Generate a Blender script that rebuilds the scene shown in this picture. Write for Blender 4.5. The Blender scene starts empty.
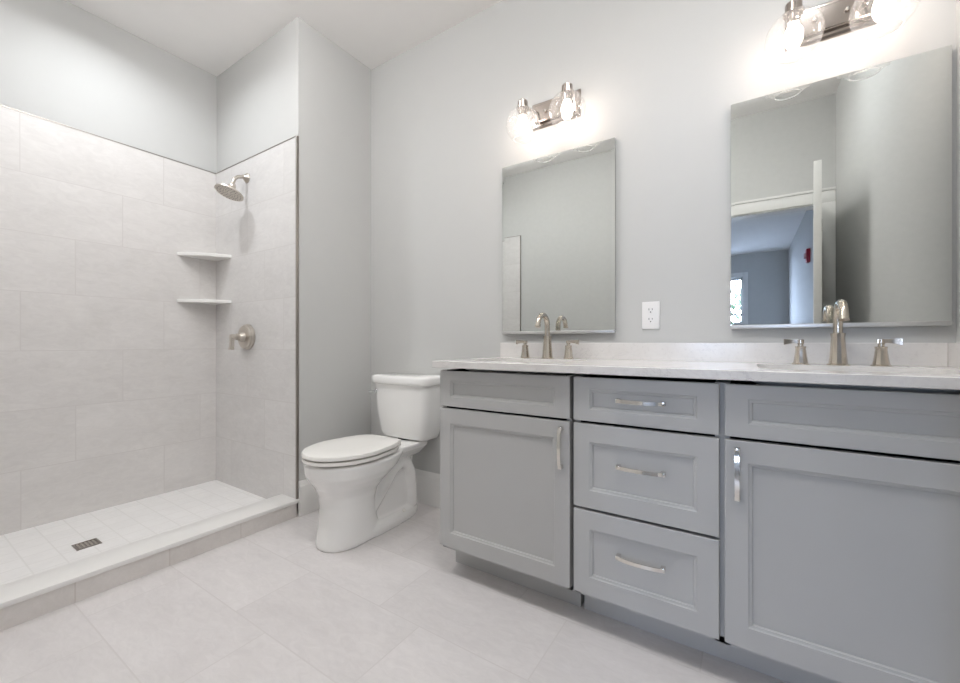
import bpy, bmesh, math, random
from mathutils import Vector, Matrix
random.seed(7)
PI = math.pi
sc = bpy.context.scene
col = sc.collection

# ------------------------------------------------------------------ camera, world, exposure
cam_d = bpy.data.cameras.new('camera')
cam = bpy.data.objects.new('camera', cam_d); col.objects.link(cam)
cam.location = (2.0402, -1.8317, 0.943)
cam.rotation_euler = (PI/2, 0, 0.5782)
cam_d.sensor_fit = 'HORIZONTAL'; cam_d.sensor_width = 36
cam_d.lens = 407.46*36/960
cam_d.shift_y = 1.39/960
cam_d.clip_start = 0.02
sc.camera = cam

world = bpy.data.worlds.new('daylight'); sc.world = world
world.use_nodes = True
bg = world.node_tree.nodes['Background']
bg.inputs['Color'].default_value = (0.60, 0.72, 1.0, 1); bg.inputs['Strength'].default_value = 40.0

vs = sc.view_settings
vs.view_transform = 'Standard'; vs.look = 'None'; vs.gamma = 1.0; vs.use_curve_mapping = False
vs.exposure = 0.21
sc.cycles.max_bounces = 14; sc.cycles.diffuse_bounces = 8; sc.cycles.glossy_bounces = 6
sc.cycles.transparent_max_bounces = 16
sc.cycles.caustics_reflective = False; sc.cycles.caustics_refractive = False
sc.cycles.sample_clamp_indirect = 4.0
sc.cycles.use_denoising = True

DOME = 47.0          # emission of the added fill domes
SHOWER_W = 5.6
BULB = 36.0          # emission of the vanity bulbs

# ------------------------------------------------------------------ dimensions (metres)
CEIL = 2.7185; WY = -0.515; SX = -0.915; FY = -2.02; RX = 2.576
TILE_T = 2.064; TP = 0.29; SZ = 0.0345
CT0, CT1 = 0.844, 0.8704
BY = -7.9; BX = 2.72

# ------------------------------------------------------------------ materials
class NT:
    def __init__(s, name):
        s.m = bpy.data.materials.new(name); s.m.use_nodes = True
        s.t = s.m.node_tree; s.b = s.t.nodes['Principled BSDF']
    def n(s, typ, **kw):
        x = s.t.nodes.new(typ)
        for k, v in kw.items(): setattr(x, k, v)
        return x
    def put(s, sock, v):
        if isinstance(v, bpy.types.NodeSocket): s.t.links.new(v, sock)
        else: sock.default_value = v
    def math(s, op, a, b=0.0, c=0.0):
        x = s.n('ShaderNodeMath', operation=op)
        s.put(x.inputs[0], a); s.put(x.inputs[1], b)
        if op in ('MULTIPLY_ADD', 'SMOOTH_MIN', 'COMPARE'): s.put(x.inputs[2], c)
        return x.outputs[0]
    def mix(s, f, a, b):
        x = s.n('ShaderNodeMix', data_type='RGBA')
        s.put(x.inputs[0], f)
        s.put(x.inputs[6], a if isinstance(a, bpy.types.NodeSocket) else (*a, 1))
        s.put(x.inputs[7], b if isinstance(b, bpy.types.NodeSocket) else (*b, 1))
        return x.outputs[2]
    def noise(s, vec, scale, detail=4, rough=.55, dist=0.0):
        x = s.n('ShaderNodeTexNoise'); x.inputs['Scale'].default_value = scale
        x.inputs['Detail'].default_value = detail; x.inputs['Roughness'].default_value = rough
        x.inputs['Distortion'].default_value = dist
        s.put(x.inputs['Vector'], vec); return x.outputs['Fac']
    def ramp(s, f, lo, hi):
        x = s.n('ShaderNodeMapRange'); s.put(x.inputs[0], f)
        x.inputs[1].default_value = lo; x.inputs[2].default_value = hi
        return x.outputs[0]
    def bump(s, h, strength=.2, dist=.002):
        x = s.n('ShaderNodeBump'); x.inputs['Strength'].default_value = strength
        x.inputs['Distance'].default_value = dist; s.put(x.inputs['Height'], h)
        s.put(s.b.inputs['Normal'], x.outputs[0])
    def obj(s): return s.n('ShaderNodeTexCoord').outputs['Object']
    def set(s, **kw):
        for k, v in kw.items():
            s.put(s.b.inputs[k], (*v, 1) if isinstance(v, tuple) and len(v) == 3 else v)
        return s

def plain(name, c, rough=.5, metal=0.0, bumpscale=0, bumpstr=.05, spec=.5, coat=0.0):
    k = NT(name); v = k.obj()
    f = k.noise(v, 9, 3)
    k.set(**{'Base Color': k.mix(f, tuple(x*.985 for x in c), tuple(min(1, x*1.015) for x in c)), 'Roughness': rough, 'Metallic': metal,
             'Specular IOR Level': spec, 'Coat Weight': coat})
    if bumpscale: k.bump(k.noise(v, bumpscale, 2), bumpstr, .001)
    return k.m

def tile_mat(name, ua, va, pu, pv, u0, v0, shift, gw, c1, c2, grout, rough=.35, stretch=(1, 1, 1), nscale=3.0, contrast=1.0, spec=.4):
    """Running tiles: every row slides by `shift`; a seam of width gw between them."""
    k = NT(name); o = k.obj()
    sp = k.n('ShaderNodeSeparateXYZ'); k.put(sp.inputs[0], o)
    u, v = sp.outputs[ua], sp.outputs[va]
    rv = k.math('DIVIDE', k.math('SUBTRACT', v, v0), pv)
    row = k.math('FLOOR', rv)
    ru = k.math('DIVIDE', k.math('SUBTRACT', k.math('SUBTRACT', u, u0), k.math('MULTIPLY', row, shift)), pu)
    colm = k.math('FLOOR', ru)
    def edge(r, p):
        f = k.math('FRACT', r)
        d = k.math('MULTIPLY', k.math('MINIMUM', f, k.math('SUBTRACT', 1.0, f)), p)
        return d
    d = k.math('MINIMUM', edge(ru, pu), edge(rv, pv))
    g = k.n('ShaderNodeMapRange', interpolation_type='SMOOTHSTEP'); k.put(g.inputs[0], d)
    g.inputs[1].default_value = gw*.5; g.inputs[2].default_value = gw*.5+.0012
    cb = k.n('ShaderNodeCombineXYZ'); k.put(cb.inputs[0], row); k.put(cb.inputs[1], colm)
    wn = k.n('ShaderNodeTexWhiteNoise', noise_dimensions='3D'); k.put(wn.inputs[0], cb.outputs[0])
    va_ = k.n('ShaderNodeVectorMath', operation='MULTIPLY'); k.put(va_.inputs[0], o); va_.inputs[1].default_value = stretch
    vb = k.n('ShaderNodeVectorMath', operation='SCALE'); k.put(vb.inputs[0], wn.outputs['Color']); vb.inputs['Scale'].default_value = 14
    vc = k.n('ShaderNodeVectorMath', operation='ADD'); k.put(vc.inputs[0], va_.outputs[0]); k.put(vc.inputs[1], vb.outputs[0])
    n1 = k.noise(vc.outputs[0], nscale, 6, .62, .6)
    n2 = k.noise(vc.outputs[0], nscale*5.5, 7, .68, 1.4)
    f = k.math('ADD', k.math('MULTIPLY', k.ramp(n1, .32, .68), .5), k.math('MULTIPLY', k.ramp(n2, .34, .70), .5))
    f = k.math('MULTIPLY_ADD', k.math('SUBTRACT', wn.outputs['Value'], .5), .22*contrast, f)
    c = k.mix(f, c1, c2)
    k.set(**{'Base Color': k.mix(g.outputs[0], grout, c), 'Roughness': rough, 'Specular IOR Level': spec})
    k.bump(g.outputs[0], .22, .001)
    return k.m

M = {}
M['paint'] = plain('wall paint', (.57, .572, .562), .75, bumpscale=260, bumpstr=.04, spec=.3)
M['ceiling'] = plain('ceiling paint', (.90, .885, .87), .9, spec=.2)
M['trim'] = plain('white trim paint', (.80, .795, .78), .4, spec=.4)
M['tile_back'] = tile_mat('shower tile', 1, 2, .582, TP, -1.394, TILE_T-7*TP, .1935, .003, (.61, .59, .575), (.735, .715, .70), (.615, .59, .575), stretch=(1, .8, 1.8))
M['tile_end'] = tile_mat('shower end tile', 0, 2, .582, TP, -.125, TILE_T-7*TP, -.1935, .003, (.62, .605, .595), (.745, .73, .72), (.625, .605, .59), stretch=(.8, 1, 1.8))
M['tile_floor'] = tile_mat('floor tile', 0, 1, .59, .2965, .73, -1.40, .40, .003, (.63, .602, .597), (.755, .727, .722), (.635, .605, .595), rough=.33, stretch=(.8, 1.8, 1), nscale=3.4)
M['tile_small'] = tile_mat('shower floor tile', 0, 1, .10, .10, -.02, -.05, 0, .004, (.79, .78, .77), (.87, .86, .85), (.765, .755, .74), rough=.45, nscale=6)
M['tile_curb'] = tile_mat('curb tile', 1, 2, .29, .4, -1.396, -.1, 0, .003, (.65, .62, .595), (.76, .73, .705), (.62, .58, .55), nscale=5)
def quartz():
    k = NT('white quartz'); o = k.obj()
    n = k.noise(o, 5, 8, .65, 1.6)
    vein = k.math('SUBTRACT', 1.0, k.ramp(k.math('ABSOLUTE', k.math('SUBTRACT', n, .5)), 0.0, .016))
    patch = k.ramp(k.noise(o, 3.2, 2), .48, .66)
    sp = k.ramp(k.noise(o, 90, 3, .6), .56, .72)
    base = k.mix(k.noise(o, 16, 5), (.68, .655, .635), (.79, .775, .76))
    base = k.mix(k.math('MULTIPLY', sp, .22), base, (.50, .48, .48))
    k.set(**{'Base Color': k.mix(k.math('MULTIPLY', k.math('MULTIPLY', vein, patch), .30), base, (.40, .385, .39)), 'Roughness': .16, 'Specular IOR Level': .5})
    return k.m
M['quartz'] = quartz()
M['cap'] = plain('curb cap stone', (.80, .79, .77), .3)
M['porcelain'] = plain('white porcelain', (.86, .855, .84), .10, coat=.3)
M['seat'] = plain('seat plastic', (.86, .845, .81), .25)
M['cab'] = plain('grey cabinet paint', (.475, .475, .47), .42, bumpscale=180, bumpstr=.02, spec=.4)
M['dark'] = plain('cabinet interior', (.02, .02, .022), .9)  # near-black, paints shade into the cabinet gaps
def nickel(name, c, rough):
    k = NT(name); o = k.obj()
    n = k.noise(o, 60, 3)
    k.set(**{'Base Color': k.mix(n, tuple(x*.93 for x in c), c), 'Metallic': 1.0, 'Roughness': rough})
    return k.m
M['nickel'] = nickel('brushed nickel', (.64, .58, .50), .2)
M['nickel2'] = nickel('satin nickel shower', (.62, .575, .52), .3)
M['pull'] = nickel('polished nickel', (.80, .77, .72), .12)
M['chrome'] = nickel('chrome', (.75, .77, .78), .06)
M['fixture'] = nickel('brushed fixture', (.40, .35, .315), .13)
M['edge'] = nickel('tile edge metal', (.36, .33, .30), .38)
M['mirror'] = nickel('mirror silver', (.765, .785, .765), .0)
M['channel'] = nickel('satin aluminium channel', (.70, .70, .69), .38)
M['mirror_edge'] = plain('polished glass edge', (.40, .41, .40), .2)
M['plastic'] = plain('white plastic', (.84, .83, .82), .3)
M['slot'] = plain('slot', (.02, .02, .02), .6)
M['red'] = plain('red alarm plastic', (.42, .02, .045), .35)
M['strobe'] = plain('strobe lens', (.85, .6, .65), .2)
M['carpet'] = plain('bedroom carpet', (.45, .42, .38), .95, bumpscale=400, bumpstr=.4)
M['bark'] = plain('bark', (.12, .085, .06), .9, bumpscale=30, bumpstr=.6)
M['door'] = plain('door paint', (.80, .79, .765), .35)
M['slab_out'] = plain('outdoor concrete', (.30, .31, .33), .9)
def leaf():
    k = NT('foliage'); o = k.obj()
    k.set(**{'Base Color': k.mix(k.ramp(k.noise(o, 9, 4), .4, .6), (.02, .05, .02), (.08, .11, .06)), 'Roughness': .7})
    return k.m
M['leaf'] = leaf()
def thin_glass(name='clear globe glass', tint=(1, 1, 1), edge=.85, seed=.06):
    k = NT(name); t = k.t
    tr = k.n('ShaderNodeBsdfTransparent'); tr.inputs[0].default_value = (*tint, 1)
    gl = k.n('ShaderNodeBsdfGlossy'); gl.inputs['Roughness'].default_value = .02
    gl.inputs['Color'].default_value = (.95, .95, .95, 1)
    lw = k.n('ShaderNodeLayerWeight'); lw.inputs['Blend'].default_value = .28
    wob = k.noise(k.obj(), 26, 3, .5, .4)
    f = k.math('MULTIPLY', k.math('POWER', lw.outputs['Facing'], 2.2), edge)
    f = k.math('ADD', f, k.math('MULTIPLY', k.ramp(wob, .5, .8), .05))
    f = k.math('ADD', f, .05)
    mx = k.n('ShaderNodeMixShader'); k.put(mx.inputs[0], f)
    tl = k.n('ShaderNodeBsdfTranslucent'); tl.inputs[0].default_value = (.95, .95, .95, 1)
    m0 = k.n('ShaderNodeMixShader'); m0.inputs[0].default_value = seed
    t.links.new(tr.outputs[0], m0.inputs[1]); t.links.new(tl.outputs[0], m0.inputs[2])
    t.links.new(m0.outputs[0], mx.inputs[1]); t.links.new(gl.outputs[0], mx.inputs[2])
    t.links.new(mx.outputs[0], t.nodes['Material Output'].inputs['Surface'])
    return k.m
M['globe'] = thin_glass()
M['rim'] = thin_glass('thick glass rim', (1, 1, 1), .6, .55)
M['pane'] = thin_glass('window pane', (.97, .98, .98), .4, 0.0)
def emit(name, c, s):
    k = NT(name); k.set(**{'Base Color': (.8, .8, .8), 'Emission Color': c, 'Emission Strength': s}); return k.m
M['bulb'] = emit('lit bulb', (1.0, .86, .76), BULB)
M['dome'] = emit('fill dome glass', (.985, .97, .965), DOME)
M['lens'] = emit('lit lens', (1.0, .93, .86), 6.0)

# ------------------------------------------------------------------ mesh helpers
class MB:
    def __init__(s): s.bm = bmesh.new()
    def _merge(s, t, mat=None):
        if mat is not None: t.transform(mat)
        me = bpy.data.meshes.new('tmp'); t.to_mesh(me); t.free()
        s.bm.from_mesh(me); bpy.data.meshes.remove(me)
    def box(s, x0, x1, y0, y1, z0, z1, bev=0.0, seg=2, mat=None):
        t = bmesh.new(); bmesh.ops.create_cube(t, size=1)
        for v in t.verts:
            v.co = Vector(((x0+x1)/2+v.co.x*(x1-x0), (y0+y1)/2+v.co.y*(y1-y0), (z0+z1)/2+v.co.z*(z1-z0)))
        if bev: bmesh.ops.bevel(t, geom=t.edges[:], offset=bev, segments=seg, affect='EDGES', profile=.5)
        s._merge(t, mat); return s
    def loft(s, rings, cap0=True, cap1=True, closed=True, mat=None):
        t = bmesh.new(); R = []
        for r in rings: R.append([t.verts.new(p) for p in r])
        n = len(R[0])
        for a, b in zip(R, R[1:]):
            for i in range(n if closed else n-1):
                j = (i+1) % n
                t.faces.new((a[i], a[j], b[j], b[i]))
        if cap0: t.faces.new(list(reversed(R[0])))
        if cap1: t.faces.new(R[-1])
        bmesh.ops.recalc_face_normals(t, faces=t.faces[:])
        s._merge(t, mat); return s
    def lathe(s, prof, mat=None, n=32, cap0=True, cap1=True, sq=0.0):
        """prof: (radius, height) pairs turned about local z."""
        rings = [[(r*math.cos(2*PI*i/n), r*math.sin(2*PI*i/n), z) for i in range(n)] for r, z in prof]
        return s.loft(rings, cap0, cap1, mat=mat)
    def tube(s, pts, r, n=16, mat=None):
        pts = [Vector(p) for p in pts]; rings = []
        rr = r if isinstance(r, (list, tuple)) else [r]*len(pts)
        up = Vector((1, 0, 0)); T0 = (pts[1]-pts[0]).normalized()
        if abs(T0.dot(up)) > .9: up = Vector((0, 0, 1))
        for i, p in enumerate(pts):
            T = (pts[min(i+1, len(pts)-1)]-pts[max(i-1, 0)]).normalized()
            a = (up-T*up.dot(T)).normalized(); b = T.cross(a); up = a
            rings.append([p+(a*math.cos(2*PI*k/n)+b*math.sin(2*PI*k/n))*rr[i] for k in range(n)])
        return s.loft(rings, mat=mat)
    def build(s, name, mat, parent=None, angle=35, kind=None, label=None):
        me = bpy.data.meshes.new(name)
        s.bm.normal_update(); s.bm.to_mesh(me); s.bm.free()
        me.materials.append(M[mat] if isinstance(mat, str) else mat)
        for p in me.polygons: p.use_smooth = True
        me.set_sharp_from_angle(angle=math.radians(angle))
        o = bpy.data.objects.new(name, me); col.objects.link(o)
        if parent: o.parent = parent
        if kind: o['kind'] = kind
        if label: o['label'] = label
        return o

def thing(name, label, cat, loc=(0, 0, 0), rz=0, group=None):
    o = bpy.data.objects.new(name, None); col.objects.link(o)
    o.empty_display_size = .05
    o.location = loc; o.rotation_euler = (0, 0, rz); o['label'] = label; o['category'] = cat
    if group: o['group'] = group
    return o
def tag(o, label, cat, group=None):
    o['label'] = label; o['category'] = cat
    if group: o['group'] = group
    return o
def dup(root, loc, label, group=None):
    r = root.copy(); col.objects.link(r); r.location = loc; r['label'] = label
    for ch in list(root.children):
        c = ch.copy(); col.objects.link(c); c.parent = r
        for g in list(ch.children):
            d = g.copy(); col.objects.link(d); d.parent = c
    return r
def bake(o, mods):
    """apply modifiers set on o without bpy.ops"""
    dg = bpy.context.evaluated_depsgraph_get(); dg.update()
    me = bpy.data.meshes.new_from_object(o.evaluated_get(dg))
    o.modifiers.clear(); old = o.data; o.data = me
    me.name = o.name
    return o
def T(x, y, z): return Matrix.Translation((x, y, z))
def RX_(a): return Matrix.Rotation(a, 4, 'X')
def RY_(a): return Matrix.Rotation(a, 4, 'Y')
def RZ_(a): return Matrix.Rotation(a, 4, 'Z')
def se(cx, cy, a, b, z, n=40, p=2.0, p2=None):
    """superellipse ring; p2 = exponent for the back (+y) half"""
    out = []
    for i in range(n):
        t = 2*PI*i/n; c, s = math.cos(t), math.sin(t)
        q = p2 if (p2 and s > 0) else p
        out.append((cx+a*math.copysign(abs(c)**(2/q), c), cy+b*math.copysign(abs(s)**(2/q), s), z))
    return out

# ------------------------------------------------------------------ the room shell
S = 'structure'
MB().box(-.02, 2.70, FY-.12, .1, -.08, 0).build('floor', 'tile_floor', kind=S)
MB().box(SX-.1, -.02, FY-.12, WY+.1, -.08, SZ).build('floor_shower', 'tile_small', kind=S)
MB().box(SX-.2, 2.75, FY-.12, .12, CEIL, CEIL+.1).build('ceiling', 'ceiling', kind=S)
MB().box(-.1, RX+.1, 0, .12, -.05, CEIL+.02).build('wall_back', 'paint', kind=S)
MB().box(SX-.15, 0, WY, .06, -.05, CEIL+.02).build('wall_partition', 'paint', kind=S)
MB().box(SX-.12, SX, FY-.1, WY+.05, -.05, CEIL+.02).build('wall_left', 'paint', kind=S)
MB().box(RX, RX+.12, FY-.12, .1, -.05, CEIL+.02).build('wall_right', 'paint', kind=S)
DX0, DX1, DH = 1.56, 2.49, 1.955
m = MB()
m.box(SX-.1, DX0, FY-.12, FY, -.05, CEIL+.02); m.box(DX1, RX+.05, FY-.12, FY, -.05, CEIL+.02); m.box(DX0, DX1, FY-.12, FY, DH, CEIL+.02)
m.build('wall_front', 'paint', kind=S)
# shower tile cladding, 9 mm proud of the plaster
TT = .009
MB().box(SX-.005, SX+TT, FY, WY, SZ-.02, TILE_T).build('wall_left_tile', 'tile_back', kind=S)
MB().box(SX, 0.0, WY-TT, WY+.004, SZ-.02, TILE_T).build('wall_partition_tile', 'tile_end', kind=S)
MB().box(SX, .06, FY-.004, FY+TT, .0, TILE_T).build('wall_front_tile', 'tile_end', kind=S)
# metal profiles that finish the tile edges
m = MB()
m.box(SX-.002, SX+TT+.002, FY+TT, WY-TT, TILE_T, TILE_T+.004)
m.box(SX+TT, .002, WY-TT-.002, WY+.002, TILE_T, TILE_T+.004)
m.box(SX+TT, .062, FY-.002, FY+TT+.002, TILE_T, TILE_T+.004)
m.build('trim_1', 'edge', kind=S)
MB().box(-.007, .0025, WY-TT-.003, WY+.002, .0955, TILE_T+.004, .001).build('trim_2', 'edge', kind=S)
MB().box(.0595, .067, FY-.002, FY+TT+.003, .0, TILE_T+.004, .001).build('trim_3', 'edge', kind=S)
# shower curb
# the curb runs between the two tiled walls
curb = thing('shower_curb', 'low tiled shower curb with a white stone cap along the shower opening', 'curb', (0, (WY+FY)/2, 0))
c0 = -(WY+FY)/2
MB().box(-.13, 0, FY+TT+.0005+c0, WY+c0-.001, 0, .0765).build('riser', 'tile_curb', curb)
MB().box(-.1423, .012, FY+TT+.0005+c0, WY+c0+.001, .0765, .0955, .003).build('cap', 'cap', curb, label='white stone cap')
# the riser's tile pattern is measured in room coordinates
k = M['tile_curb'].node_tree
for n in k.nodes:
    if n.type == 'TEX_COORD':
        g = k.nodes.new('ShaderNodeNewGeometry')
        for l in list(n.outputs['Object'].links): k.links.new(g.outputs['Position'], l.to_socket)

# baseboards with a moulded top
def base_run(m, p0, p1, out, h=.19):
    """p0->p1 on the floor along the wall; out = unit vector into the room"""
    prof = [(0, 0), (.014, 0), (.014, h-.045), (.0125, h-.036), (.0125, h-.03), (.009, h-.022), (.007, h-.008), (.004, h), (0, h)]
    r = []
    for p in (p0, p1): r.append([(p[0]+out[0]*a, p[1]+out[1]*a, b) for a, b in prof])
    m.loft(r)
m = MB(); base_run(m, (0, 0), (1.0, 0), (0, -1)); m.build('baseboard_back', 'trim', kind=S, angle=20)
m = MB(); base_run(m, (0, 0), (0, WY), (1, 0)); m.build('baseboard_partition', 'trim', kind=S, angle=20)
m = MB(); base_run(m, (0.07, FY), (DX0-.085, FY), (0, 1)); m.build('baseboard_front', 'trim', kind=S, angle=20)
m = MB(); base_run(m, (RX, FY+.02), (RX, -.54), (-1, 0)); m.build('baseboard_right', 'trim', kind=S, angle=20)

# ------------------------------------------------------------------ door to the bedroom and the bedroom (seen in the mirrors)
def casing(m, y, sgn):
    xr = min(DX1+.083, RX-.002); ya, yb = sorted((y, y+sgn*.016))
    for (x0, x1, z0, z1) in ((DX0-.085, DX0+.004, 0, DH-.004), (DX1-.004, xr, 0, DH-.004), (DX0-.085, xr, DH-.004, DH+.076)):
        m.box(x0, x1, ya, yb, z0, z1, .002)
    ya, yb = sorted((y, y+sgn*.024)); m.box(DX0-.09, min(DX1+.085, RX-.001), ya, yb, DH+.077, DH+.095, .003)
m = MB(); casing(m, FY, 1); m.build('trim_4', 'trim', kind=S)
m = MB(); casing(m, FY-.12, -1); m.build('trim_5', 'trim', kind=S)
m = MB()
m.box(DX0-.001, DX0+.015, FY-.12, FY, 0, DH); m.box(DX1-.004, DX1+.001, FY-.12, FY, 0, DH); m.box(DX0+.0155, DX1-.0045, FY-.119, FY-.001, DH-.012, DH+.001)
m.build('trim_6', 'trim', kind=S)
d0, d1 = Vector((2.449, -2.008)), Vector((2.352, -1.09))
dl = (d1-d0).length; ang = math.atan2((d1-d0).y, (d1-d0).x)
mt = T(d0.x, d0.y, 0) @ RZ_(ang)
m = MB(); DT = DH-.012
for (x0, x1, z0, z1) in ((0, .11, .012, DT), (dl-.11, dl, .012, DT), (.1, dl-.1, .012, .23), (.1, dl-.1, DT-.12, DT), (.1, dl-.1, .86, 1.0)):
    m.box(x0, x1, -.035, 0, z0, z1, .002, mat=mt)
m.box(.1, dl-.1, -.025, -.01, .2, DT-.1, mat=mt)
door = m.build('door_1', 'door', kind=S)
for z in (.25, 1.0, 1.79):
    MB().box(-.028, .0, -.05, -.034, z-.045, z+.045, .002, mat=mt).build('door_hinge', 'nickel', door)
m = MB()
for sgn, y in ((1, 0), (-1, -.035)):
    m.lathe([(.03, 0), (.03, .006), (.012, .01), (.011, .03), (.024, .036), (.028, .05), (.02, .062), (.0, .064)], mt @ T(dl-.065, y, .92) @ RX_(-sgn*PI/2), 24, True, False)
m.build('door_knob', 'nickel', door)

MB().box(-1.2, 3.0, BY-.2, FY-.12, -.08, 0).build('floor_bedroom', 'carpet', kind=S)
MB().box(-1.2, 3.0, BY-.2, FY-.12, CEIL, CEIL+.1).build('ceiling_bedroom', 'ceiling', kind=S)
MB().box(BX, BX+.12, BY-.1, FY-.12, -.05, CEIL+.02).build('wall_bedroom_right', 'paint', kind=S)
W0, W1, WZ0, WZ1 = 1.02, 1.985, .75, 2.26
m = MB()
m.box(-1.2, W0, BY-.14, BY, -.05, CEIL+.02); m.box(W1, BX+.1, BY-.14, BY, -.05, CEIL+.02); m.box(W0, W1, BY-.14, BY, -.05, WZ0); m.box(W0, W1, BY-.14, BY, WZ1, CEIL+.02)
m.build('wall_bedroom_far', 'paint', kind=S)
MB().box(-1.14, -1.0, BY, FY-.1, -.05, CEIL+.02).build('wall_bedroom_left', 'paint', kind=S)
MB().box(-1.1, DX0-.3, FY-.125, FY-.119, 0, CEIL).build('wall_bedroom_near', 'paint', kind=S)
# double-hung window
win = MB(); 
for a, b, c, d in ((W0-.09, W0, WZ0-.09, WZ1+.09), (W1, W1+.09, WZ0-.09, WZ1+.09), (W0, W1, WZ1, WZ1+.09), (W0, W1, WZ0-.09, WZ0)):
    win.box(a, b, BY, BY+.018, c, d, .003)
for a, b, c, d in ((W0, W0+.03, WZ0, WZ1), (W1-.03, W1, WZ0, WZ1), (W0, W1, WZ1-.05, WZ1), (W0, W1, WZ0, WZ0+.05), (W0, W1, 1.49, 1.53)):
    win.box(a, b, BY-.09, BY-.04, c, d)
w1 = win.build('window_1', 'trim', kind=S)
MB().box(W0+.04, W1-.04, BY-.07, BY-.066, WZ0+.04, WZ1-.04).build('pane', 'pane', w1)
ld = bpy.data.lights.new('window_portal', 'AREA'); ld.shape = 'RECTANGLE'; ld.size = W1-W0; ld.size_y = WZ1-WZ0; ld.cycles.is_portal = True
lo = bpy.data.objects.new('window_portal', ld); col.objects.link(lo)
lo.location = ((W0+W1)/2, BY-.12, (WZ0+WZ1)/2); lo.rotation_euler = (PI/2, 0, 0)
# a tree beyond the bedroom window
tree = thing('tree', 'green leafy tree outside the bedroom window reflected in the right mirror', 'tree', (1.3, BY-4.2, -1.5))
MB().tube([(0, 0, 0), (.05, 0, 1.4), (0, .05, 2.8)], [.16, .12, .07], 12).build('trunk', 'bark', tree)
m = MB()
for i in range(900):
    a, b, r = random.uniform(0, 2*PI), math.acos(random.uniform(-1, 1)), random.uniform(.75, 1.0)
    p = Vector((1.9*r*math.sin(b)*math.cos(a), 1.1*r*math.sin(b)*math.sin(a), 3.0+1.25*r*math.cos(b)))
    q = T(*p) @ RZ_(random.uniform(0, 6)) @ RX_(random.uniform(-1.2, 1.2)); s_ = random.uniform(.08, .17)
    m.loft([[q @ Vector((-s_*.1, 0, 0)), q @ Vector((0, 0, .01)), q @ Vector((s_*.1, 0, 0))], [q @ Vector((-s_*.5, s_, 0)), q @ Vector((0, s_, .03)), q @ Vector((s_*.5, s_, 0))],
            [q @ Vector((-s_*.05, 2*s_, -.02)), q @ Vector((0, 2*s_, 0)), q @ Vector((s_*.05, 2*s_, -.02))]])
m.build('foliage', 'leaf', tree)
MB().box(-9, 9, BY-14, BY-.2, -1.7, -1.5).build('ground_outside', 'slab_out', kind=S)
al = thing('fire_alarm', 'small red fire alarm on the bedroom wall reflected in the right mirror', 'alarm', (BX, -4.83, 2.05))
MB().box(-.04, 0, -.06, .06, -.085, .085, .006).build('housing', 'red', al)
MB().box(-.062, -.038, -.03, .03, -.03, .035, .008).build('strobe_lens', 'strobe', al, label='pale strobe lens')

# ------------------------------------------------------------------ recessed ceiling lights and added fill domes
def downlight(x, y, watts, label):
    t = thing('recessed_light', label, 'light', (x, y, CEIL), group=None)
    MB().lathe([(.058, -.001), (.060, -.006), (.078, -.004), (.082, 0), (.058, 0)], None, 40, False, False).build('trim_ring', 'trim', t)
    MB().lathe([(.059, -.0015), (.057, -.0025)], None, 40).build('lens', 'lens', t)
    d = bpy.data.lights.new('recessed_lamp', 'AREA'); d.shape = 'DISK'; d.size = .115; d.energy = watts; d.spread = math.radians(152); d.color = (.92, .96, 1.0)
    o = bpy.data.objects.new('recessed_lamp', d); col.objects.link(o); o.parent = t; o.location = (0, 0, -.006)
downlight(-.41, -1.14, SHOWER_W, 'round recessed ceiling light above the shower')
def fill_dome_light(x, y, lab):  # domes added out of view to soften and even out the room light
    dm = thing('fill_dome', lab, 'light', (x, y, CEIL))
    MB().lathe([(.0, -.001), (.15, -.001), (.155, -.006), (.155, -.022), (.145, -.026), (.0, -.026)], None, 48, False, False).build('canopy', 'fixture', dm)
    MB().lathe([(.140, -.0265), (.142, -.04), (.134, -.065), (.113, -.088), (.078, -.105), (.04, -.113), (.0, -.115)], None, 48, False, False).build('dome', 'dome', dm)
    MB().lathe([(.0, -.128), (.008, -.127), (.010, -.122), (.006, -.116), (.012, -.1135), (.0, -.113)], None, 20, False, False).build('finial', 'fixture', dm)
fill_dome_light(.45, -1.2, 'added dome fill light over the floor before the toilet')
downlight(2.3, -.85, 4.0, 'added recessed fill light above the right sink')  # added out of view to brighten the wall behind the open door
fill_dome_light(1.75, -1.2, 'added dome fill light over the floor before the drawers')

# ------------------------------------------------------------------ vanity cabinets
FR, BF = -.5284, -.508       # door fronts, face of the carcass
def front(name, x0, x1, z0, z1, parent, ox, fw=.054):
    fz = .038 if z1-z0 < .2 else .058
    x0 -= ox; x1 -= ox
    rings = []
    for a, b, y in ((0, 0, BF-.0005), (0, 0, FR+.0015), (.0012, .0012, FR), (fw, fz, FR), (fw+.0022, fz+.0022, FR+.0026), (fw+.0085, fz+.0085, FR+.0040), (fw+.0105, fz+.0105, FR+.0085)):
        rings.append([(x0+a, y, z0+b), (x1-a, y, z0+b), (x1-a, y, z1-b), (x0+a, y, z1-b)])
    return MB().loft(rings).build(name, 'cab', parent, angle=12)
def pull_mesh():
    m = MB(); L = .064
    for s in (-1, 1): m.box(s*L-.0065, s*L+.0065, -.020, 0, -.0065, .0065, .0012); 
    rings = []
    for i in range(17):
        t = -1+2*i/16; x = t*(L+.003); y = -.017-.0135*math.sqrt(max(0, 1-t*t*.98)); h = .0055
        nx, ny = (0.0, 1.0)
        rings.append([(x, y, -h), (x, y, h), (x, y+.0045, h), (x, y+.0045, -h)])
    m.loft(rings)
    o = m.build('handle', 'pull', angle=40); me = o.data; bpy.data.objects.remove(o); return me
PULL = pull_mesh()
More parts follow.
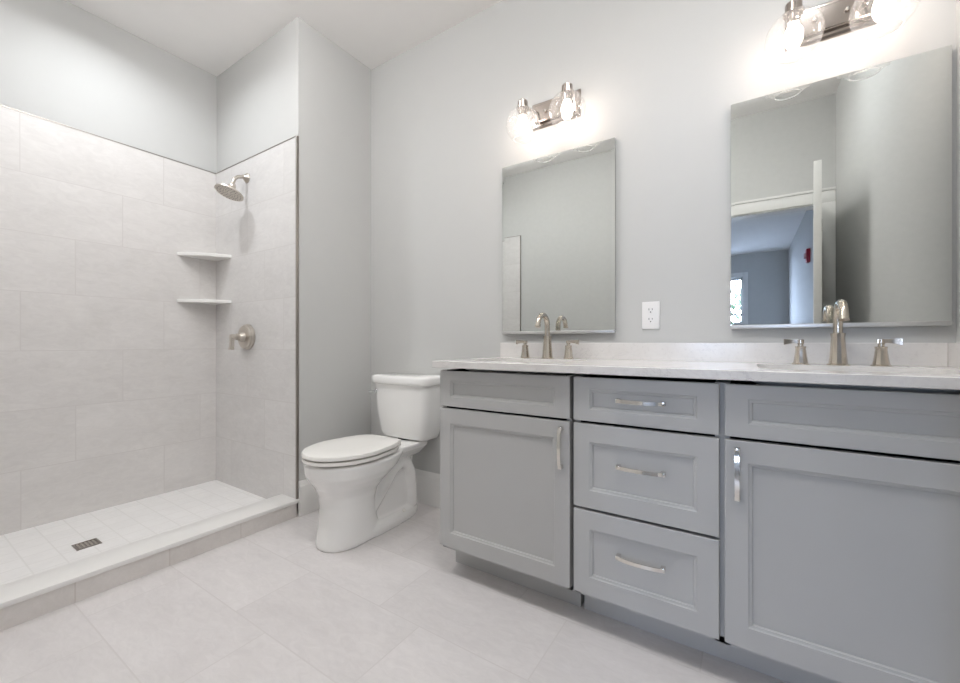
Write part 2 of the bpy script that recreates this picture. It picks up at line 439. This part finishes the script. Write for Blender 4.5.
def pull(parent, x, z, ox, vert=False):
    o = bpy.data.objects.new('handle', PULL); col.objects.link(o); o.parent = parent
    o.location = (x-ox, FR+.0003, z)
    if vert: o.rotation_euler = (0, PI/2, 0)
    o['label'] = 'polished bow pull'
    return o
def carcass(t, x0, x1, ox):
    a, b = x0-ox, x1-ox
    m = MB()
    m.box(a, a+.018, BF, -.016, .105, .832); m.box(b-.018, b, BF, -.016, .105, .832)
    m.box(a, b, BF, -.016, .105, .123); m.box(a, b, -.03, -.016, .105, CT0)
    m.build('body', 'cab', t)
    MB().box(a-.0015 if x0 < 1.2 else a, b, -.418, -.03, 0, .1045).build('toe_kick', 'cab', t)
    m = MB()
    for q in ((a+.0185, a+.0205, -.507, -.0305, .1235, CT0-.012), (b-.0205, b-.0185, -.507, -.0305, .1235, CT0-.012), (a+.0185, b-.0185, -.507, -.0305, .1235, .1255), (a+.0185, b-.0185, -.0325, -.0305, .1235, CT0-.012)):
        m.box(*q)
    m.build('shade_liner', 'dark', t)  # near-black liner so the gaps between fronts read as deep shade
X0, X1, X2, X3, X4, X5 = .9943, 1.5472, 1.5604, 1.9782, 1.9918, 2.5447
t = thing('vanity_cabinet', 'grey vanity cabinet nearest the toilet, one door under a false drawer front', 'cabinet', (X0, 0, 0)); ox = X0
carcass(t, X0, X1+.0002, ox)
front('drawer_front', X0, X1, .688, .8305, t, ox)
d = front('door', X0, X1, .1222, .679, t, ox); pull(d, 1.519, .591, ox, True)
t = thing('drawer_cabinet', 'grey vanity cabinet with three stacked drawers between the two door cabinets', 'cabinet', (X2, 0, 0)); ox = X2
carcass(t, X2-.0005, X3+.007, ox)
for z0, z1, hz in ((.688, .8305, .7635), (.405, .679, .558), (.1222, .396, .279)):
    d = front('drawer', X2, X3, z0, z1, t, ox); pull(d, 1.7725, hz, ox)
t = thing('vanity_cabinet', 'grey vanity cabinet at the right wall, wide door under a long false front', 'cabinet', (X4, 0, 0)); ox = X4
carcass(t, X3+.0072, RX-.008, ox)
front('drawer_front', X4, X5, .688, .8305, t, ox)
d = front('door', X4, X5, .1222, .679, t, ox); pull(d, 2.0205, .591, ox, True)
MB().box(X5+.002-ox, RX-.004-ox, BF-.004, BF-.0001, .105, CT0).build('filler_strip', 'cab', t)

# ------------------------------------------------------------------ countertop and sinks
CX0 = .9812
ct = thing('countertop', 'white speckled quartz countertop with backsplash over the grey cabinets', 'countertop', (CX0, 0, CT0))
SK = ((1.275, 'white undermount sink below the left faucet'), (2.285, 'white undermount sink below the right faucet'))
SA, SB, SYC = .215, .150, -.285
def slab():
    sl = MB().box(0, RX-.001-CX0, -.5632, -.001, 0, CT1-CT0, .0015, 1).build('slab', 'quartz', ct)
    cuts = []
    for sx, _ in SK:
        c = MB().loft([se(sx-CX0, SYC, SA, SB, -.05, 64, 9), se(sx-CX0, SYC, SA, SB, .1, 64, 9)]).build('cut', 'quartz')
        c.location = ct.location
        cuts.append(c); b = sl.modifiers.new('b', 'BOOLEAN'); b.operation = 'DIFFERENCE'; b.object = c; b.solver = 'EXACT'
    bake(sl, None)
    for c in cuts: bpy.data.objects.remove(c)
    for p in sl.data.polygons: p.use_smooth = False
slab()
h = CT1-CT0
MB().box(0.0005, RX-.0225-CX0, -.020, -.001, h, .9431-CT0, .0012, 1).build('backsplash', 'quartz', ct)
MB().box(RX-.0220-CX0, RX-.001-CX0, -.555, -.001, h, .9431-CT0, .0012, 1).build('side_splash', 'quartz', ct)
for sx, lab in SK:
    t = thing('sink', lab, 'sink', (sx, SYC, CT0))
    R = []
    for f, z in ((1.10, -.001), (1.10, -.012), (1.03, -.02), (.98, -.10), (.85, -.145), (.3, -.155), (.3, -.149), (.82, -.137), (.945, -.10), (.985, -.014), (1.005, -.001)):
        R.append(se(0, 0, SA*f, SB*f, z, 64, 8))
    MB().loft(R, False, False).build('basin', 'porcelain', t)
    MB().lathe([(.0, -.150), (.066, -.150), (.066, -.156), (.0, -.156)], None, 24, False, False).build('drain', 'nickel', t)

# ------------------------------------------------------------------ faucets
def flared(m, x, r0, r1, h, mat=None):
    prof = [(r0*1.22, 0), (r0*1.22, .003), (r0*1.05, .005), (r0, .010), (r0*.86, h*.45), (r1*1.02, h*.86), (r1*1.12, h*.97), (r1*1.12, h), (r1*.6, h+.001)]
    rings = []
    for r, z in prof:
        rings.append([((mat or Matrix()) @ Vector((x+r*math.cos(2*PI*i/12+PI/12), r*math.sin(2*PI*i/12+PI/12), z))) for i in range(12)])
    m.loft(rings)
def faucet(x, hl, hr, lab):
    t = thing('faucet', lab, 'faucet', (x, -.085, CT1))
    m = MB(); flared(m, 0, .0240, .0175, .104)
    m.build('spout_base', 'nickel', t, 25)
    pts = [(0, 0, .09), (0, 0, .13), (0, 0, .149)]
    R_ = .050
    for i in range(1, 15):
        a = PI*i/14*.93; pts.append((0, -R_+R_*math.cos(a), .149+R_*math.sin(a)))
    rr = [.0125]*3+[.0125-.0015*i/14 for i in range(1, 15)]
    q = Vector(pts[-1]); d = (q-Vector(pts[-2])).normalized()
    pts += [q+d*.004, q+d*.0041, q+d*.018]; rr += [.0112, .0128, .0128]
    MB().tube(pts, rr, 20).build('spout', 'nickel', t)
    for hx, s in ((hl-x, -1), (hr-x, 1)):
        m = MB(); flared(m, hx, .0200, .0140, .061)
        m.lathe([(.008, .06), (.008, .069), (.0095, .070), (.0095, .083), (.004, .0845)], T(hx, 0, 0), 20)
        hd = m.build('handle', 'nickel', t, 25)
        rings = []
        for f, w, z0, z1 in ((-.009, .006, .0715, .0835), (.0, .0075, .071, .0845), (.014, .0062, .0725, .0842), (.032, .0075, .0700, .0850), (.046, .0095, .0660, .0860)):
            xx = hx+s*f; rings.append([(xx, -w, z0), (xx, w, z0), (xx, w, z1), (xx, -w, z1)])
        MB().loft(rings).build('lever', 'nickel', hd, 25)
faucet(1.272, 1.158, 1.374, 'brushed nickel gooseneck faucet with two levers in front of the left mirror')
faucet(2.291, 2.195, 2.393, 'brushed nickel gooseneck faucet with two levers in front of the right mirror')

# ------------------------------------------------------------------ mirrors
def mirror(x0, x1, z0, z1, lab):
    t = thing('mirror', lab, 'mirror', ((x0+x1)/2, 0, z0)); w = (x1-x0)/2; hh = z1-z0
    def ring(i, y): return [(-w+i, y, i), (w-i, y, i), (w-i, y, hh-i), (-w+i, y, hh-i)]
    MB().loft([ring(.0, -.0005), ring(.0, -.0205)], True, False).build('backing', 'mirror_edge', t, 20)
    MB().loft([ring(0, -.0205), ring(.012, -.0210), ring(.0121, -.0210)], False, True).build('glass', 'mirror', t, 2)
    MB().box(-w, w, -.0245, -.0003, -.014, .0005, .0012).build('bottom_channel', 'channel', t)
mirror(.9955, 1.5615, 1.0000, 1.8405, 'tall rectangular wall mirror above the left sink')
mirror(1.9930, 2.5615, 1.0095, 1.8445, 'tall rectangular wall mirror beside the right wall, reflecting a doorway')

# ------------------------------------------------------------------ vanity lights
def vanity_light(xc, lab):
    z = 1.964; yy = -.140
    t = thing('vanity_light', lab, 'wall light', (xc, 0, z))
    r = []
    for ins, y in ((0, -.0005), (0, -.010), (.006, -.016), (.018, -.016), (.021, -.028), (.024, -.030)):
        r.append([(-.122+ins, y, .025+ins), (.122-ins, y, .025+ins), (.122-ins, y, .148-ins), (-.122+ins, y, .148-ins)])
    bp = MB().loft(r).build('backplate', 'fixture', t, 20)
    for sx in (-.042, .042): MB().lathe([(.007, 0), (.007, .008), (.004, .012), (.0, .013)], T(sx, -.029, .088) @ RX_(PI/2), 16, True, False).build('knob', 'pull', bp)
    for sx in (-.108, .108):
        a = MB().tube([(sx*.75, -.028, .085), (sx*.86, -.055, .090), (sx, -.10, .088), (sx, yy, .088)], .0065, 12).build('arm', 'fixture', t)
        MB().lathe([(.0, .099), (.021, .099), (.0235, .096), (.0235, .071), (.029, .070), (.029, .063), (.02, .061), (.018, .03), (.0, .03)], T(sx, yy, 0), 32, False, False).build('socket', 'fixture', t)
        prof = []
        for i in range(25):
            th = math.radians(21)+math.radians(180-21-32)*i/24
            prof.append((.079*math.sin(th), -.010+.079*math.cos(th)))
        gl = MB().lathe(prof, T(sx, yy, 0), 48, False, False).build('globe', 'globe', t, label='clear glass globe open at the bottom')
        MB().lathe([(prof[-1][0]-.0015, prof[-1][1]-.001), (prof[-1][0]+.0015, prof[-1][1]-.001), (prof[-1][0]+.0015, prof[-1][1]+.002), (prof[-1][0]-.0015, prof[-1][1]+.002), (prof[-1][0]-.0015, prof[-1][1]-.001)],
                   T(sx, yy, 0), 48, False, False).build('rim', 'rim', gl)
        MB().lathe([(.0, -.032), (.010, -.030), (.019, -.024), (.0245, -.013), (.025, -.003), (.0225, .009), (.017, .021), (.014, .029), (.013, .04), (.0, .04)], T(sx, yy, 0), 28, False, False).build('bulb', 'bulb', t, label='lit white bulb')
vanity_light(1.281, 'two-globe vanity light lit above the left mirror')
vanity_light(2.280, 'two-globe vanity light lit above the right mirror')

# ------------------------------------------------------------------ outlet
t = thing('wall_outlet', 'white duplex outlet between the two mirrors', 'outlet', (1.705, 0, 1.059))
MB().box(-.035, .035, -.006, 0, -.0572, .0572, .0025).build('cover_plate', 'plastic', t)
for zz in (.0205, -.0195):
    rc = MB().loft([se(0, 0, .0165, .0145, 0, 28, 3), se(0, 0, .0165, .0145, .0015, 28, 3)], mat=T(0, -.0058, zz) @ RX_(PI/2)).build('receptacle', 'plastic', t)
    m = MB()
    m.box(-.0075, -.0055, -.0078, -.007, zz+.0, zz+.009); m.box(.0055, .0075, -.0078, -.007, zz+.001, zz+.008)
    m.lathe([(.0026, 0), (.0026, .0008)], T(0, -.0071, zz-.007) @ RX_(PI/2), 12)
    m.build('slots', 'slot', rc)
MB().lathe([(.003, 0), (.0025, .001)], T(0, -.0058, 0) @ RX_(PI/2), 12).build('screw', 'plastic', t)

# ------------------------------------------------------------------ shower fittings
YT = WY-TT
t = thing('shower_sprayer', 'brushed nickel round shower head on a bent arm on the shower end wall', 'shower head', (-.51, YT, 1.949))
MB().lathe([(.030, 0), (.030, .004), (.026, .010), (.014, .022), (.012, .03)], RX_(PI/2), 32).build('flange', 'nickel2', t)
hc = Vector((.012, -.110, -.126)); ax = Vector((0, -.34, -.94)).normalized()
apts = [(0, 0, 0), (0, -.03, -.002), (0, -.055, -.010), (0, -.075, -.028)]
top = hc-ax*.055
apts += [tuple(Vector((0, -.075, -.028)).lerp(top, .5)), tuple(top)]
MB().tube(apts, .0105, 16).build('arm', 'nickel2', t)
hm = T(*hc) @ ax.to_track_quat('Z', 'Y').to_matrix().to_4x4()
hd = MB().lathe([(.0, -.064), (.014, -.064), (.018, -.055), (.021, -.046), (.019, -.038), (.026, -.030), (.044, -.016), (.068, -.010), (.076, -.005), (.077, .002), (.073, .004), (.072, .002), (.0, .002)], hm, 40, False, False).build('head', 'nickel2', t)
m = MB()
for rr, n in ((.016, 6), (.032, 12), (.047, 18), (.062, 24)):
    for i in range(n):
        m.lathe([(.0022, .0), (.0016, .0045), (.0, .0045)], hm @ T(rr*math.cos(2*PI*i/n), rr*math.sin(2*PI*i/n), .001), 6, False, False)
nz = m.build('nozzles', 'slot', hd); nz.data.materials[0] = plain('grey rubber', (.16, .15, .14), .7)

t = thing('shower_valve', 'brushed nickel shower valve with a lever below the corner shelves', 'valve', (-.497, YT, .979))
MB().lathe([(.077, 0), (.077, .012), (.073, .016), (.073, .024), (.067, .030), (.030, .032)], RX_(PI/2), 48).build('escutcheon', 'nickel2', t)
MB().lathe([(.030, .030), (.028, .045), (.023, .058), (.019, .060), (.020, .070), (.016, .073), (.016, .094), (.012, .099)], RX_(PI/2), 28).build('hub', 'nickel2', t)
rings = []
for z, w, y0, y1 in ((.014, .009, -.104, -.085), (0, .0115, -.106, -.081), (-.03, .0095, -.104, -.086), (-.06, .0115, -.108, -.087), (-.076, .014, -.111, -.088)):
    rings.append([(-w, y0, z), (w, y0, z), (w, y1, z), (-w, y1, z)])
MB().loft(rings).build('lever', 'nickel2', t, 25)

def corner_shelf(z, lab):
    t = thing('corner_shelf', lab, 'shelf', (SX+TT, YT, z))
    a, b = .203, .222
    pts = [(0, 0)]
    for i in range(13):
        f = i/12; x = a*(1-f); y = -b*f
        bow = .026*math.sin(PI*f)
        n = Vector((b, -a)).normalized(); pts.append((x+n.x*bow, y+n.y*bow))
    def ring(s_, zz): return [(-.0 + p[0]*s_, p[1]*s_, zz) for p in pts]
    MB().loft([ring(.985, 0), ring(1, .003), ring(1, .017), ring(.985, .020)]).build('slab', 'cap', t, 40)
corner_shelf(1.484, 'white stone corner shelf, the upper of two in the shower')
corner_shelf(1.1945, 'white stone corner shelf, the lower of two in the shower')

t = thing('shower_drain', 'square brushed metal drain set in the shower floor', 'drain', (-.447, -1.262, SZ))
m = MB()
for a, b, c, d in ((-.042, .042, -.042, -.033), (-.042, .042, .033, .042), (-.042, -.033, -.033, .033), (.033, .042, -.033, .033)):
    m.box(a, b, c, d, -.003, .003, .0008)
m.build('frame', 'edge', t)
m = MB()
for i in range(5):
    y = -.026+i*.013; m.box(-.033, .033, y-.0028, y+.0028, -.003, .0018)
for i in range(4):
    x = -.022+i*.0147; m.box(x-.003, x+.003, -.033, .033, -.003, .0016)
m.build('grate', 'nickel2', t)
MB().box(-.033, .033, -.033, .033, -.004, .0004).build('drain_well', 'slot', t)

# ------------------------------------------------------------------ toilet
tx = .43
t = thing('toilet', 'white two-piece toilet with closed lid between the shower and the vanity', 'toilet', (tx, 0, 0))
m = MB()
# front pedestal growing into the bowl
ped = [(.0, -.685, -.37, .110), (.02, -.687, -.37, .111), (.10, -.672, -.395, .106), (.19, -.666, -.405, .106), (.235, -.672, -.39, .112), (.275, -.688, -.355, .132), (.305, -.710, -.32, .155), (.335, -.728, -.28, .172), (.37, -.734, -.25, .179), (.390, -.735, -.24, .180), (.3945, -.728, -.246, .174)]
m.loft([se(0, (a+b)/2, w, (b-a)/2, z, 44, 2.25, 2.6) for z, a, b, w in ped])
# foot running to the back
m.loft([se(0, (a+b)/2, w, (b-a)/2, z, 44, 2.6) for z, a, b, w in ((0, -.66, -.075, .112), (.03, -.66, -.075, .112), (.050, -.65, -.085, .102), (.062, -.64, -.095, .088))])
# web and the trapway bulging from it
m.loft([se(0, (a+b)/2, w, (b-a)/2, z, 36, 4) for z, a, b, w in ((.03, -.5, -.115, .070), (.2, -.5, -.12, .064), (.34, -.5, -.11, .070), (.385, -.5, -.08, .085))])
for s in (-1, 1):
    pts = [(s*.05, -.45, .11), (s*.052, -.40, .165), (s*.055, -.35, .225), (s*.055, -.30, .285), (s*.055, -.24, .310), (s*.055, -.195, .29), (s*.055, -.165, .235), (s*.055, -.150, .15), (s*.055, -.150, .05)]
    m.tube(pts, [.034, .036, .038, .040, .040, .039, .037, .034, .034], 18)
# deck under the tank
m.loft([se(0, (a+b)/2, w, (b-a)/2, z, 44, 4.5) for z, a, b, w in ((.325, -.40, -.06, .072), (.355, -.40, -.05, .105), (.375, -.40, -.045, .125), (.398, -.40, -.045, .130), (.404, -.395, -.05, .124))])
bowl = m.build('bowl', 'porcelain', t)
rm = bowl.modifiers.new('r', 'REMESH'); rm.mode = 'VOXEL'; rm.voxel_size = .005
sm = bowl.modifiers.new('s', 'SMOOTH'); sm.factor = .5; sm.iterations = 8
bake(bowl, None)
for p in bowl.data.polygons: p.use_smooth = True
for s in (-1, 1): MB().lathe([(.011, 0), (.011, .006), (.007, .013), (.0, .015)], T(s*.094, -.245, .050), 18, True, False).build('bolt_cap', 'seat', t)
# seat and lid
def seat_ring(sc_, z, yb=-.285, yf=-.748):
    out = []; n = 56; cy = -.52; A = .185*sc_
    for i in range(n):
        a = 2*PI*i/n; c, s = math.cos(a), math.sin(a)
        if s <= 0: out.append((A*c, cy+(cy-yf)*(1/1)*s*sc_ if False else cy+(cy-yf)*s - (1-sc_)*0*s, z))
        else:
            q = 5.0; x = math.copysign(abs(c)**(2/q), c); y = s**(2/q)
            w = A*(1-.26*(y**1.5)); out.append((x*w, cy+(yb-cy)*y, z))
    if sc_ != 1:
        mx, my = 0, (yb+yf)/2
        out = [(x, my+(y-my)*sc_, z) for x, y, z in out]
    return out
MB().loft([seat_ring(.97, .4055), seat_ring(.994, .4058), seat_ring(.994, .4200), seat_ring(.97, .4203)]).build('seat', 'seat', t, 50)
MB().loft([seat_ring(.97, .4280), seat_ring(1, .4283), seat_ring(1, .438), seat_ring(.985, .4445), seat_ring(.90, .4475), seat_ring(.5, .449)]).build('seat_lid', 'seat', t, 50)
for s in (-1, 1):
    for y in (-.36, -.60):
        MB().box(s*.13-.010, s*.13+.010, y-.008, y+.008, .393, .4058).build('bumper', 'seat', t); MB().box(s*.135-.010, s*.135+.010, y-.008, y+.008, .4200, .4285).build('bumper', 'seat', t)
for s in (-1, 1): MB().box(s*.07-.022, s*.07+.022, -.300, -.258, .400, .437, .008, 3).build('hinge', 'seat', t)
# tank, bowed at the front
def tank_ring(w, yf, yb, z, bow=.022):
    pts = []; n = 18
    for i in range(n+1):
        f = -1+2*i/n
        pts.append((w*f, yf-bow*(1-f*f)+.0, z))
    # round the four corners by pulling the ends
    r = .028
    out = []
    for i, (x, y, zz) in enumerate(pts):
        d = w-abs(x)
        if d < r: y += r-math.sqrt(max(0, r*r-(r-d)**2))
        out.append((x, y, zz))
    rb = .02
    out += [(w, yb-rb, z), (w-rb*.3, yb-rb*.3, z), (w-rb, yb, z), (0, yb, z), (-w+rb, yb, z), (-w+rb*.3, yb-rb*.3, z), (-w, yb-rb, z)]
    return out
MB().loft([tank_ring(.150, -.150, -.05, .408, .010), tank_ring(.166, -.165, -.035, .416, .014), tank_ring(.174, -.172, -.028, .440, .018), tank_ring(.190, -.180, -.024, .53, .02), tank_ring(.200, -.187, -.021, .63, .021), tank_ring(.205, -.190, -.020, .712, .022)]).build('tank', 'porcelain', t, 60)
MB().loft([tank_ring(.207, -.192, -.018, .7125, .022), tank_ring(.216, -.201, -.010, .716, .024), tank_ring(.218, -.203, -.008, .724, .024), tank_ring(.218, -.203, -.008, .748, .024), tank_ring(.214, -.198, -.012, .757, .024), tank_ring(.207, -.186, -.022, .7615, .022)]).build('tank_lid', 'porcelain', t, 60)
MB().lathe([(.06, 0), (.06, .012)], T(0, -.11, .400), 28).build('gasket', 'slot', t)
m = MB()
m.lathe([(.014, 0), (.014, .005), (.009, .010), (.009, .018), (.0, .020)], T(-.172, -.188, .668) @ RX_(PI/2), 24, True, False)
m.tube([(-.170, -.204, .668), (-.190, -.207, .666), (-.212, -.212, .661)], [.006, .005, .0065], 12)
m.build('flush_lever', 'chrome', t)

# ------------------------------------------------------------------ repeats that belong together
GROUPS = {'vanity_cabinet': 'grey door cabinets of the vanity', 'sink': 'undermount sinks', 'faucet': 'vanity faucets', 'mirror': 'vanity mirrors',
          'vanity_light': 'two-globe vanity lights', 'corner_shelf': 'corner shelves in the shower', 'recessed_light': 'recessed ceiling lights', 'fill_dome': 'added dome fill lights'}
for o in bpy.data.objects:
    k = o.name.split('.')[0]
    if o.parent is None and k in GROUPS: o['group'] = GROUPS[k]
